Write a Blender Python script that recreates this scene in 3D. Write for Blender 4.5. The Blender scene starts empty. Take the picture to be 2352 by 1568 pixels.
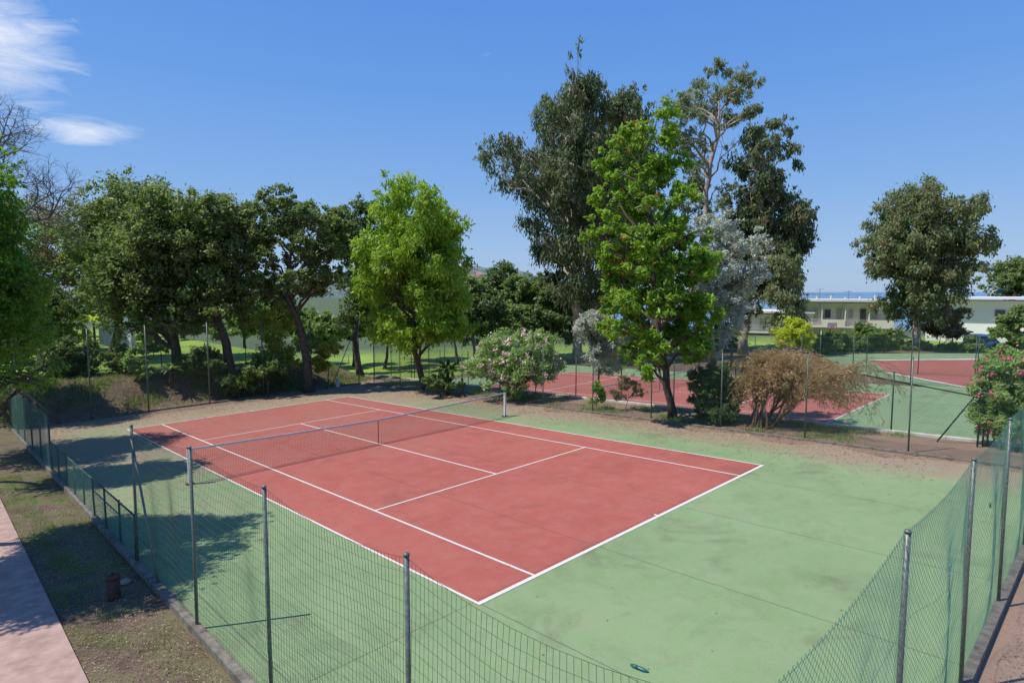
import bpy, math, random, bmesh
import numpy as np
from mathutils import Vector
random.seed(7); rng=np.random.default_rng(7)
COL=bpy.context.scene.collection
PITCH,F,H=.08501,1407.3,5.17367
X0,Y0,YAW,SA,SB,SH=-.54148,9.75294,.77167,.0374,-.01738,5.947
cY,sY=math.cos(YAW),math.sin(YAW)
# ---------------------------------------------------------------- frames
def S(a,b,x):
    t=np.clip((np.asarray(x,float)-a)/(b-a),0,1); return t*t*(3-2*t)
def toUV(X,Y):
    dx,dy=X-X0,Y-Y0
    return dx*cY+dy*sY, -dx*sY+dy*cY
def XY(u,v): return X0+u*cY-v*sY, Y0+u*sY+v*cY
def plane(X,Y): return SA*(np.clip(X,-60,33)-X0)+SB*(np.clip(Y,-15,62)-Y0)
def hz(X,Y):
    X=np.asarray(X,float);Y=np.asarray(Y,float)
    z=plane(X,Y); u,v=toUV(X,Y)
    z=z-1.1*S(17.9,19.0,u)
    w=S(29.2,32.2,v)*(1-S(13,17,u)); z=z*(1-w)+.45*w
    z=z-S(90,220,Y)*14*S(-.05,.25,X/np.maximum(Y,1))
    return z
def h1(X,Y): return float(hz(X,Y))
def P(u,v,z=0,dz=0):
    X,Y=XY(u,v); return (X,Y,float(plane(X,Y))+z+dz)
def ray(px,py):
    a=(px-1176)/F; b=-(py-784-SH)/F
    return (a, math.cos(PITCH)+b*math.sin(PITCH), -math.sin(PITCH)+b*math.cos(PITCH))
def atY(px,py,Y):
    d=ray(px,py); t=Y/d[1]; return np.array([t*d[0],Y,H+t*d[2]])
def gnd(px,py,dz=0):
    d=ray(px,py); t=(SA*-X0+SB*-Y0+dz-H)/(d[2]-SA*d[0]-SB*d[1])
    return np.array([t*d[0],t*d[1],H+t*d[2]])
# ---------------------------------------------------------------- materials
def mat(name):
    m=bpy.data.materials.new(name); m.use_nodes=True; nt=m.node_tree
    b=nt.nodes['Principled BSDF']; return m,nt,b
def nd(nt,t,**k):
    n=nt.nodes.new(t)
    for a,v in k.items(): setattr(n,a,v)
    return n
def inp(nt,sock,v):
    if isinstance(v,bpy.types.NodeSocket): nt.links.new(v,sock)
    else: sock.default_value=v
def mix(nt,f,a,b,mode='MIX'):
    n=nd(nt,'ShaderNodeMix',data_type='RGBA',blend_type=mode); n.clamp_factor=True
    inp(nt,n.inputs[0],f)
    for i,c in ((6,a),(7,b)):
        if isinstance(c,(tuple,list)): c=tuple(c)+(1,) if len(c)==3 else c
        inp(nt,n.inputs[i],c)
    return n.outputs[2]
def math_(nt,op,a,b=0,c=None,clamp=False):
    n=nd(nt,'ShaderNodeMath',operation=op,use_clamp=clamp); inp(nt,n.inputs[0],a); inp(nt,n.inputs[1],b)
    if c is not None: inp(nt,n.inputs[2],c)
    return n.outputs[0]
def noise(nt,vec,scale,detail=4,rough=.6,dist=0):
    n=nd(nt,'ShaderNodeTexNoise'); n.inputs['Scale'].default_value=scale; n.inputs['Detail'].default_value=detail
    n.inputs['Roughness'].default_value=rough; n.inputs['Distortion'].default_value=dist
    if vec is not None: nt.links.new(vec,n.inputs['Vector'])
    return n.outputs['Fac']
def rng_(nt,v,a,b,c=0,d=1):
    n=nd(nt,'ShaderNodeMapRange'); inp(nt,n.inputs[0],v)
    for i,x in enumerate((a,b,c,d)): n.inputs[i+1].default_value=x
    return n.outputs[0]
def geo(nt): return nd(nt,'ShaderNodeNewGeometry')
def plain(name,c,rough=.6,metal=0,var=.15,scale=8,c2=None,bump=0):
    m,nt,b=mat(name); p=nd(nt,'ShaderNodeTexCoord').outputs['Object']
    f=noise(nt,p,scale)
    d=tuple(x*(1-var) for x in c); e=c2 or tuple(min(1,x*(1+var)) for x in c)
    nt.links.new(mix(nt,rng_(nt,f,.3,.7),d,e),b.inputs['Base Color'])
    b.inputs['Roughness'].default_value=rough; b.inputs['Metallic'].default_value=metal
    if bump:
        bn=nd(nt,'ShaderNodeBump'); bn.inputs['Strength'].default_value=bump; bn.inputs['Distance'].default_value=.02
        nt.links.new(f,bn.inputs['Height']); nt.links.new(bn.outputs[0],b.inputs['Normal'])
    return m
def leafmat(name,dark,light,trans=.42,scale=.7,tint=None):
    m,nt,b=mat(name); g=geo(nt)
    r=g.outputs['Random Per Island']; n=noise(nt,g.outputs['Position'],scale,2)
    c=mix(nt,rng_(nt,math_(nt,'ADD',math_(nt,'MULTIPLY',r,.5),n),.45,1.05),dark,light)
    if tint: c=mix(nt,rng_(nt,noise(nt,g.outputs['Position'],scale*.6+.2,1),.55,.7),c,tint)
    nt.links.new(c,b.inputs['Base Color']); b.inputs['Roughness'].default_value=.5
    b.inputs['Specular IOR Level'].default_value=.4
    t=nd(nt,'ShaderNodeBsdfTranslucent'); nt.links.new(mix(nt,.6,c,(min(1,light[0]*1.6),min(1,light[1]*1.6),light[2]*.8)),t.inputs[0])
    ms=nd(nt,'ShaderNodeMixShader'); ms.inputs[0].default_value=trans
    nt.links.new(b.outputs[0],ms.inputs[1]); nt.links.new(t.outputs[0],ms.inputs[2])
    nt.links.new(ms.outputs[0],nt.nodes['Material Output'].inputs[0]); return m
M={}
M['pipe']=plain('pipe_galvanised_green',(.14,.17,.145),.5,.3,.35,25)
M['pipedark']=plain('pipe_dark_green',(.04,.07,.06),.5,.1,.3,20)
M['wiregreen']=plain('wire_green',(.04,.10,.07),.5,0,.2,10)
M['wireblue']=plain('wire_blue_green',(.055,.19,.145),.5,0,.3,4)
M['wiredark']=plain('wire_dark',(.05,.07,.05),.6,0,.2,10)
M['netblack']=plain('net_black',(.02,.022,.024),.8,0,.2,10)
M['tape']=plain('net_tape',(.55,.55,.53),.8,0,.12,6)
M['white']=plain('white_paint',(.66,.66,.62),.5,0,.12,9)
M['concrete']=plain('kerb_concrete',(.17,.15,.12),.9,0,.5,5,bump=.5)
M['wkerb']=plain('white_kerb',(.55,.53,.48),.9,0,.25,3,bump=.3)
M['bark']=plain('bark_brown',(.085,.066,.052),.95,0,.5,6,bump=.8)
M['barkred']=plain('bark_reddish',(.14,.085,.06),.95,0,.4,6,bump=.5)
M['barkpale']=plain('bark_pale',(.36,.30,.24),.9,0,.45,2,bump=.5)
M['twig']=plain('twig_grey',(.15,.125,.115),.9,0,.3,6)
M['rust']=plain('rusty_brown',(.085,.035,.025),.8,.1,.5,14,bump=.4)
M['rock']=plain('rock',(.3,.22,.19),.9,0,.3,9,bump=.6)
M['glass']=plain('dark_glass',(.08,.085,.09),.15,0,.2,2)
M['shutter']=plain('shutter',(.42,.38,.33),.6,0,.2,3)
M['render']=plain('white_render',(.70,.65,.57),.85,0,.07,.4)
M['render2']=plain('bright_render',(.88,.87,.85),.85,0,.04,.4)
M['gwall']=plain('garden_wall',(.74,.71,.66),.9,0,.1,1)
M['tile']=plain('roof_tile',(.40,.20,.15),.8,0,.3,1)
M['rail']=plain('rail_white',(.62,.62,.61),.5,0,.1,3)
M['van']=plain('van_paint',(.55,.57,.60),.3,0,.05,3)
M['tyre']=plain('tyre',(.02,.02,.02),.9)
M['red']=plain('red_paint',(.5,.04,.03),.5)
M['blue']=plain('blue_paint',(.03,.15,.5),.5)
M['clamp']=plain('clamp_green',(.01,.12,.10),.4)
M['litter']=leafmat('leaf_litter',(.20,.12,.08),(.45,.31,.21),.1,2)
GA=1.28
L=lambda n,d,l,**k: M.__setitem__(n,leafmat('leaf_'+n,tuple(min(.9,x*GA) for x in d),tuple(min(.9,x*GA) for x in l),**dict(k,tint=tuple(x*GA for x in k['tint']) if 'tint' in k else None)))
L('oak',(.05,.08,.022),(.185,.245,.075),tint=(.175,.20,.075))
L('oakdark',(.035,.065,.022),(.12,.175,.055))
L('robinia',(.10,.19,.015),(.28,.40,.045),trans=.48)
L('silk',(.06,.13,.012),(.24,.38,.035),trans=.43,scale=.5)
L('euc',(.038,.058,.024),(.13,.165,.065),tint=(.15,.13,.075))
L('eucpale',(.09,.12,.05),(.22,.25,.13))
L('eucright',(.05,.08,.03),(.18,.22,.085),tint=(.21,.175,.09))
L('silver',(.18,.20,.17),(.46,.48,.44),trans=.3)
L('tamarisk',(.16,.125,.06),(.44,.30,.18),scale=1,tint=(.17,.21,.07))
L('olean',(.10,.165,.05),(.26,.37,.13))
L('oleandark',(.04,.075,.03),(.13,.19,.07))
L('yellow',(.22,.27,.015),(.43,.48,.04))
L('near',(.035,.095,.012),(.145,.285,.03),trans=.45,scale=1.2)
L('brownish',(.10,.085,.05),(.24,.20,.10))
L('shrub',(.055,.10,.028),(.20,.275,.085))
L('limeshrub',(.13,.18,.02),(.34,.38,.07))
L('pink',(.55,.30,.34),(.68,.50,.52),trans=.2)
L('magenta',(.38,.06,.14),(.52,.16,.24),trans=.2)
L('orange',(.22,.07,.01),(.44,.15,.02),trans=.2)
L('palm',(.08,.12,.03),(.24,.29,.08))
def ground_mat():
    m,nt,b=mat('ground_soil'); g=geo(nt).outputs['Position']
    at=nd(nt,'ShaderNodeAttribute',attribute_name='cover'); sp=nd(nt,'ShaderNodeSeparateColor'); nt.links.new(at.outputs['Color'],sp.inputs[0])
    n1=noise(nt,g,1.3,6,.7); n2=noise(nt,g,14,4,.8); n3=noise(nt,g,45,2,.8)
    soil=mix(nt,rng_(nt,n1,.35,.65),(.095,.06,.042),(.215,.145,.10))
    soil=mix(nt,rng_(nt,n2,.55,.75,0,.7),soil,(.26,.18,.13)); soil=mix(nt,rng_(nt,n3,.52,.68,0,.5),soil,(.06,.04,.03))
    soil=mix(nt,math_(nt,'MULTIPLY',sp.outputs[2],.8),soil,mix(nt,n2,(.30,.19,.13),(.50,.34,.24)))
    moss=mix(nt,rng_(nt,n2,.35,.65),(.05,.065,.015),(.14,.175,.04))
    grass=mix(nt,rng_(nt,noise(nt,g,.35,5,.7),.35,.65),(.18,.29,.03),(.32,.43,.065)); grass=mix(nt,rng_(nt,n2,.4,.7,0,.6),grass,(.11,.19,.03))
    mg=math_(nt,'ADD',sp.outputs[0],math_(nt,'MULTIPLY',math_(nt,'SUBTRACT',n1,.5),.9))
    mm=math_(nt,'MULTIPLY',sp.outputs[1],rng_(nt,math_(nt,'ADD',n1,math_(nt,'MULTIPLY',n2,.4)),.62,.85))
    c=mix(nt,mm,soil,moss); c=mix(nt,rng_(nt,mg,.4,.6),c,grass)
    s=nd(nt,'ShaderNodeSeparateXYZ'); nt.links.new(g,s.inputs[0])
    c=mix(nt,rng_(nt,s.outputs[1],72,85),c,mix(nt,noise(nt,g,.08,5,.7),(.03,.05,.02),(.12,.16,.06)))
    nt.links.new(c,b.inputs['Base Color']); b.inputs['Roughness'].default_value=.95
    bn=nd(nt,'ShaderNodeBump'); bn.inputs['Strength'].default_value=.6; bn.inputs['Distance'].default_value=.04
    nt.links.new(n2,bn.inputs['Height']); nt.links.new(bn.outputs[0],b.inputs['Normal']); return m
M['ground']=ground_mat()
def court_mat(name,ca,cb,worn,dirt=1.,joint=True,dark=(.22,.16,.115)):
    m,nt,b=mat(name); uv=nd(nt,'ShaderNodeUVMap').outputs[0]; s=nd(nt,'ShaderNodeSeparateXYZ'); nt.links.new(uv,s.inputs[0]); u,v=s.outputs[0],s.outputs[1]
    big=noise(nt,uv,.22,5,.6,.4); mid=noise(nt,uv,1.6,5,.7); fine=noise(nt,uv,38,3,.9); grit=noise(nt,uv,110,2,.9)
    c=mix(nt,rng_(nt,big,.35,.65),ca,cb)
    c=mix(nt,rng_(nt,mid,.42,.72,0,.5),c,worn)
    c=mix(nt,rng_(nt,noise(nt,uv,.8,6,.75,.5),.5,.68,0,.5),c,tuple(x*.72 for x in ca))
    c=mix(nt,rng_(nt,fine,.4,.7,0,.4),c,tuple(min(1,x*1.3+.03) for x in cb)); c=mix(nt,rng_(nt,grit,.5,.68,0,.5),c,tuple(x*.5 for x in ca))
    if joint:
        wob=math_(nt,'MULTIPLY',math_(nt,'SUBTRACT',noise(nt,uv,3,3),.5),.035)
        mu=math_(nt,'ABSOLUTE',math_(nt,'SUBTRACT',math_(nt,'MODULO',math_(nt,'ADD',math_(nt,'ADD',u,wob),29.8),3.15),1.5))
        mv=math_(nt,'ABSOLUTE',math_(nt,'SUBTRACT',math_(nt,'MODULO',math_(nt,'ADD',math_(nt,'ADD',v,wob),46.8),11.7),.15))
        j=math_(nt,'LESS_THAN',math_(nt,'MINIMUM',mu,mv),.012)
        c=mix(nt,math_(nt,'MULTIPLY',j,.5),c,(.05,.055,.04))
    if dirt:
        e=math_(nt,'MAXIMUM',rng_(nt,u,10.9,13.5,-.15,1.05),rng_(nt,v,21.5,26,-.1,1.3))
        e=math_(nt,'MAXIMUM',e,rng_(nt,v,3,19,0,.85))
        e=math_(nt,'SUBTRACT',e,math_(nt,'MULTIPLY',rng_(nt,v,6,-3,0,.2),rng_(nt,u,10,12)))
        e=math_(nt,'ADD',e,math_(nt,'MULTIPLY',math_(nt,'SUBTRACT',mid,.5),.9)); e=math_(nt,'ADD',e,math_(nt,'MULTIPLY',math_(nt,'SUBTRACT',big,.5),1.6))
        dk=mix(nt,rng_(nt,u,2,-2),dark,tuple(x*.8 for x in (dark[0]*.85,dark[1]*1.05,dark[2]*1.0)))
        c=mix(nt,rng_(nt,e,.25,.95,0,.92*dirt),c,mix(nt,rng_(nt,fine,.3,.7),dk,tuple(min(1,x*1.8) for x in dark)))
    st=noise(nt,uv,.55,4,.7,.8); c=mix(nt,rng_(nt,st,.57,.74,0,.42),c,(.12,.08,.06))
    nt.links.new(c,b.inputs['Base Color']); b.inputs['Roughness'].default_value=.85; b.inputs['Specular IOR Level'].default_value=.25
    bn=nd(nt,'ShaderNodeBump'); bn.inputs['Strength'].default_value=.35; bn.inputs['Distance'].default_value=.008
    nt.links.new(fine,bn.inputs['Height']); nt.links.new(bn.outputs[0],b.inputs['Normal']); return m
M['green']=court_mat('court_green',(.18,.265,.12),(.23,.32,.155),(.30,.335,.20),1.0)
M['green2']=court_mat('court_green_second',(.18,.275,.14),(.23,.33,.175),(.29,.345,.21),0)
M['redc']=court_mat('court_red',(.345,.086,.066),(.40,.112,.086),(.43,.185,.145),.40,dark=(.18,.10,.078))
M['redc2']=court_mat('court_red_second',(.38,.11,.09),(.42,.135,.11),(.43,.2,.16),0)
def line_mat():
    m,nt,b=mat('court_line'); g=geo(nt).outputs['Position']
    c=mix(nt,rng_(nt,noise(nt,g,25,4,.8),.42,.72,0,.55),(.70,.68,.64),(.46,.30,.27)); nt.links.new(c,b.inputs['Base Color']); b.inputs['Roughness'].default_value=.8; return m
M['line']=line_mat()
M['path']=plain('pink_path',(.36,.23,.19),.9,0,.15,4,c2=(.47,.32,.27),bump=.3)
# ---------------------------------------------------------------- mesh helpers
def woff(o):
    v=np.zeros(3)
    while o is not None: v+=np.array(o.location); o=o.parent
    return v
def link(name,me,m,parent):
    o=bpy.data.objects.new(name,me); COL.objects.link(o)
    if m: me.materials.append(M[m])
    if parent is not None: o.parent=parent
    return o
def npmesh(name,V,nper,m,parent=None,faces=None,smooth=False):
    V=np.asarray(V,np.float32).reshape(-1,3)
    if parent is not None: V=V-woff(parent).astype(np.float32)
    me=bpy.data.meshes.new(name); me.vertices.add(len(V)); me.vertices.foreach_set('co',V.ravel())
    idx=np.arange(len(V),dtype=np.int32) if faces is None else np.asarray(faces,np.int32).ravel()
    me.loops.add(len(idx)); me.loops.foreach_set('vertex_index',idx)
    n=len(idx)//nper; me.polygons.add(n); me.polygons.foreach_set('loop_start',np.arange(0,n*nper,nper,dtype=np.int32))
    if smooth: me.polygons.foreach_set('use_smooth',np.ones(n,bool))
    me.update(calc_edges=True); return link(name,me,m,parent)
class MB:
    def __init__(s): s.v=[];s.f=[]
    def box(s,c,d,rz=0):
        k=len(s.v); cr,sr=math.cos(rz),math.sin(rz)
        for z in (-.5,.5):
            for x,y in ((-.5,-.5),(.5,-.5),(.5,.5),(-.5,.5)):
                a,b=x*d[0],y*d[1]; s.v.append((c[0]+a*cr-b*sr,c[1]+a*sr+b*cr,c[2]+z*d[2]))
        s.f+=[(k,k+3,k+2,k+1),(k+4,k+5,k+6,k+7)]+[(k+i,k+(i+1)%4,k+4+(i+1)%4,k+4+i) for i in range(4)]; return s
    def tube(s,pts,rad,n=6,cap=True):
        pts=[np.array(p,float) for p in pts]
        if not hasattr(rad,'__len__'): rad=[rad]*len(pts)
        k=len(s.v); N=len(pts)
        for i,p in enumerate(pts):
            t=pts[min(i+1,N-1)]-pts[max(i-1,0)]; t/=np.linalg.norm(t)+1e-9
            a=np.cross(t,(0.31,.9,.2) if abs(t[2])>.8 else (0,0,1)); a/=np.linalg.norm(a)+1e-9; b=np.cross(t,a)
            for j in range(n):
                w=2*math.pi*j/n; s.v.append(tuple(p+rad[i]*(math.cos(w)*a+math.sin(w)*b)))
        for i in range(N-1):
            for j in range(n):
                s.f.append((k+i*n+j,k+i*n+(j+1)%n,k+(i+1)*n+(j+1)%n,k+(i+1)*n+j))
        if cap: s.f.append(tuple(k+j for j in range(n))[::-1]); s.f.append(tuple(k+(N-1)*n+j for j in range(n)))
        return s
    def poly(s,pts):
        k=len(s.v); s.v+=[tuple(p) for p in pts]; s.f.append(tuple(range(k,k+len(pts)))); return s
    def build(s,name,m,parent=None,smooth=False):
        o_=woff(parent) if parent is not None else np.zeros(3)
        me=bpy.data.meshes.new(name); me.from_pydata([tuple(np.array(p)-o_) for p in s.v],[],s.f); me.update()
        if smooth:
            for p in me.polygons: p.use_smooth=len(p.vertices)==4
        return link(name,me,m,parent)
def tag(o,label,cat,group=None):
    o['label']=label;o['category']=cat
    if group:o['group']=group
    return o
def thing(name,loc,label,cat,group=None):
    o=bpy.data.objects.new(name,None); COL.objects.link(o); o.location=tuple(map(float,loc)); o.empty_display_size=.2; return tag(o,label,cat,group)
def struct(o): o['kind']='structure'; return o
def wires(name,A,B,r,m,parent):
    A=np.asarray(A,float);B=np.asarray(B,float); t=B-A; t/=np.linalg.norm(t,axis=1)[:,None]+1e-9
    ref=np.where(np.abs(t[:,2:3])>.8,np.array([[.3,.9,.1]]),np.array([[0,0,1.]])); a=np.cross(t,ref); a/=np.linalg.norm(a,axis=1)[:,None]; b=np.cross(t,a)
    V=np.empty((len(A),6,3))
    for j in range(3):
        w=2*math.pi*j/3; o=r*(math.cos(w)*a+math.sin(w)*b); V[:,j]=A+o; V[:,3+j]=B+o
    base=np.arange(len(A))[:,None,None]*6; fc=np.array([[0,1,4,3],[1,2,5,4],[2,0,3,5]])[None]+base
    return npmesh(name,V,4,m,parent,faces=fc)
# ---------------------------------------------------------------- ground
UL,VB=-3.5,-6.08      # fence lines: left side, near end
gx=np.concatenate([-np.geomspace(60,900,40)[::-1],np.arange(-59.5,59.6,.6),np.geomspace(60,900,40)])
gy=np.concatenate([np.arange(-20,75,.6),np.geomspace(76,900,60)])
GX,GY=np.meshgrid(gx,gy); GZ=hz(GX,GY); u,v=toUV(GX,GY)
inc=((u>-4.3)&(u<14.9)&(v>-6.9)&(v<28.6))|((u>19.2)&(u<60)&(v>-30)&(v<33))
GZ=GZ-np.where(inc,.04,0)
GZ+=np.where((v>30.5)|(u<-5.5),np.sin(GX*1.3+GY*.7)*.03,0)
nx,ny=len(gx),len(gy); V=np.stack([GX,GY,GZ],-1).reshape(-1,3)
i=np.arange(ny-1)[:,None]*nx+np.arange(nx-1)[None]; fc=np.stack([i,i+1,i+nx+1,i+nx],-1).reshape(-1,4)
g=npmesh('ground',V,4,'ground',None,fc,True); struct(g)
cov=np.zeros((len(V),4),np.float32); U,Vv=u.ravel(),v.ravel()
cov[:,0]=np.maximum(S(33,34.5,Vv),S(60,75,V[:,1])); cov[:,1]=np.maximum((.6+.4*S(3,8,Vv))*(U<-3)*(Vv<29),.45*(Vv>29)); cov[:,2]=(Vv<-5.5)*(U>-3)*1.0+.5*((U>14)&(U<19)); cov[:,3]=1
ca=g.data.color_attributes.new('cover','FLOAT_COLOR','POINT'); ca.data.foreach_set('color',cov.ravel())
def sheet(name,poly,dz,m,z=0):
    me=bpy.data.meshes.new(name); me.from_pydata([P(a,b,z,dz) for a,b in poly],[],[tuple(range(len(poly)))]); me.update()
    l=me.uv_layers.new(name='UVMap')
    for i_,lp in enumerate(me.loops): l.data[i_].uv=poly[lp.vertex_index]
    return struct(link(name,me,m,None))
R=lambda a,b,c,d:[(a,c),(b,c),(b,d),(a,d)]
edge=[(UL+.07,VB+.06),(14.3,VB+.06)]+[(14.2+.35*math.sin(k*1.7)+.2*math.sin(k*4.1),-5+k*.9) for k in range(36)]+[(14,28.3),(UL+.07,28.3)]
sheet('court_surround',edge,0,'green'); sheet('court_playing_area',R(0,10.97,0,23.77),.004,'redc')
def lines(name,u0,v0,dz,z=0,w=.055):
    mb=MB(); u1,v1=u0+10.97,v0+23.77
    def r(a,b,c,d): mb.poly([P(x,y,z,dz) for x,y in R(a,b,c,d)])
    r(u0,u1,v0,v0+.09); r(u0,u1,v1-.06,v1); r(u0,u0+w,v0+.09,v1-.06); r(u1-w,u1,v0+.09,v1-.06)
    for a in (u0+1.372,u0+9.598-w): r(a,a+w,v0+.09,v1-.06)
    for b in (v0+5.485,v0+18.285-w): r(u0+1.372+w,u0+9.598-w,b,b+w)
    r(u0+5.455,u0+5.51,v0+5.485+w,v0+18.285-w); r(u0+5.455,u0+5.51,v0+.09,v0+.18); r(u0+5.455,u0+5.51,v1-.19,v1-.06)
    return struct(mb.build(name,'line'))
lines('court_lines',0,0,.008)
C2=(22.6,2.4)
sheet('second_court_surround',R(19.2,37.5,-4.2,32),0,'green2',z=-1.1); sheet('second_court_playing_area',R(C2[0],C2[0]+10.97,C2[1],C2[1]+23.77),.012,'redc2',z=-1.1)
lines('second_court_lines',C2[0],C2[1],.02,-1.1,w=.08)
def gsheet(name,pix,dz,m,zp):
    pts=[gnd(a,b,zp) for a,b in pix]
    me=bpy.data.meshes.new(name); me.from_pydata([(p[0],p[1],p[2]+dz) for p in pts],[],[tuple(range(len(pts)))]); l=me.uv_layers.new(name='UVMap')
    for i_,lp in enumerate(me.loops): q=toUV(*pts[lp.vertex_index][:2]); l.data[i_].uv=q
    return struct(link(name,me,m,None))
gsheet('third_court_surround',[(1890,812),(2345,812),(2345,930),(1890,842)],.03,'green2',-1.05)
gsheet('third_court_playing_area',[(2000,828),(2252,826),(2262,899),(2040,857)],.04,'redc2',-1.05)
gsheet('third_court_line',[(2038,855.5),(2262,898),(2263,901),(2036,857.5)],.05,'line',-1.05)
gsheet('third_court_line',[(1998,827),(2252,825),(2252,827),(1997,829)],.05,'line',-1.05)
def slab(name,a,b,c,d,z0,z1,m,n=1,alongu=False):
    mb=MB()
    for k in range(n):
        if alongu: a0=a+(b-a)*k/n; b0=a+(b-a)*(k+1)/n-.01; c0,c1=c,d
        else: a0,b0=a,b; c0=c+(d-c)*k/n; c1=c+(d-c)*(k+1)/n-(.012 if n>1 else 0)
        q=[P(x,y,z1) for x,y in R(a0,b0,c0,c1)]; p=[P(x,y,z0) for x,y in R(a0,b0,c0,c1)]
        mb.poly(q)
        for i_ in range(4): mb.poly([p[i_],p[(i_+1)%4],q[(i_+1)%4],q[i_]])
    return mb.build(name,m)
struct(slab('path',-8.2,-5.02,-9,34,-.1,.05,'path',9))
struct(slab('kerb',UL-.09,UL+.05,VB-.08,28.4,-.1,.08,'concrete',8)); struct(slab('kerb',UL+.07,15.2,VB-.09,VB+.04,-.1,.08,'concrete',6,True))
struct(slab('kerb',17.5,17.68,-8,31,-.2,.08,'wkerb',8)); struct(slab('kerb',-3.2,14.5,28.45,28.6,-.1,.08,'concrete',6,True))
struct(slab('kerb',14.72,14.85,-5.7,28.4,-.1,.05,'concrete',6))
def grid(name,x0,x1,y0,y1,n,m_,f,m):
    X,Y=np.meshgrid(np.linspace(x0,x1,n),np.linspace(y0,y1,m_)); Z=f(X,Y); V=np.stack([X,Y,Z],-1).reshape(-1,3)
    i=np.arange(m_-1)[:,None]*n+np.arange(n-1)[None]; return npmesh(name,V,4,m,None,np.stack([i,i+1,i+n+1,i+n],-1).reshape(-1,4),True)
m,nt,b=mat('sea_water'); b.inputs['Base Color'].default_value=(.13,.235,.36,1); b.inputs['Roughness'].default_value=.8; b.inputs['Specular IOR Level'].default_value=.2; bn=nd(nt,'ShaderNodeBump'); bn.inputs['Strength'].default_value=.4; nt.links.new(noise(nt,geo(nt).outputs['Position'],.05,6),bn.inputs['Height']); nt.links.new(bn.outputs[0],b.inputs['Normal']); M['sea']=m
struct(MB().poly([(-30000,150,-12),(30000,150,-12),(30000,30000,-12),(-30000,30000,-12)]).build('sea','sea'))
M['hill']=plain('wooded_hill_haze_tint',(.065,.115,.10),.95,0,.4,.02,c2=(.15,.215,.18))  # woodland green with distance haze painted in as a bluish tint
def bumps(X,Y): return 5*np.sin(X*.021+1)+3*np.sin(X*.05+Y*.03)+3*np.sin(X*.11-Y*.07)+2*np.sin(X*.23+Y*.19)
def hillz(X,Y): return -14+ (66*np.exp(-((X+90)/240)**2)+56*np.exp(-((X+560)/380)**2))*S(900,1500,Y)+bumps(X,Y)*S(900,1200,Y)
struct(grid('hills',-2600,330,880,2200,200,60,hillz,'hill'))
struct(grid('headland',900,2000,3400,3900,60,12,lambda X,Y:-14+24*np.exp(-((X-1480)/260)**2)*np.exp(-((Y-3650)/150)**2)+3*np.sin(X*.04),'hill'))
HG='houses on the distant hillside'
for k in range(34):
    px=random.choice((random.uniform(725,805),random.uniform(1050,1120))); Yd=random.uniform(1050,1400)
    X=(px-1176)/F*Yd; zz=float(hillz(X,Yd)); w=random.uniform(10,18); hh=random.uniform(5,9)
    t=thing('hillside_house',(X,Yd,zz),'tiny pale house with red roof among trees on the distant hill','house',HG)
    MB().box((X,Yd,zz+hh/2),(w,9,hh)).build('wall','render',t)
    r=MB(); z1=zz+hh
    a=[(X-w/2-1,Yd-5.5,z1),(X+w/2+1,Yd-5.5,z1),(X+w/2+1,Yd+5.5,z1),(X-w/2-1,Yd+5.5,z1)]; rd=[(X-w/2-1,Yd,z1+2.4),(X+w/2+1,Yd,z1+2.4)]
    r.poly([a[0],a[1],rd[1],rd[0]]).poly([a[2],a[3],rd[0],rd[1]]).poly([a[1],a[2],rd[1]]).poly([a[3],a[0],rd[0]]).build('roof','tile',t)
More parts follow.
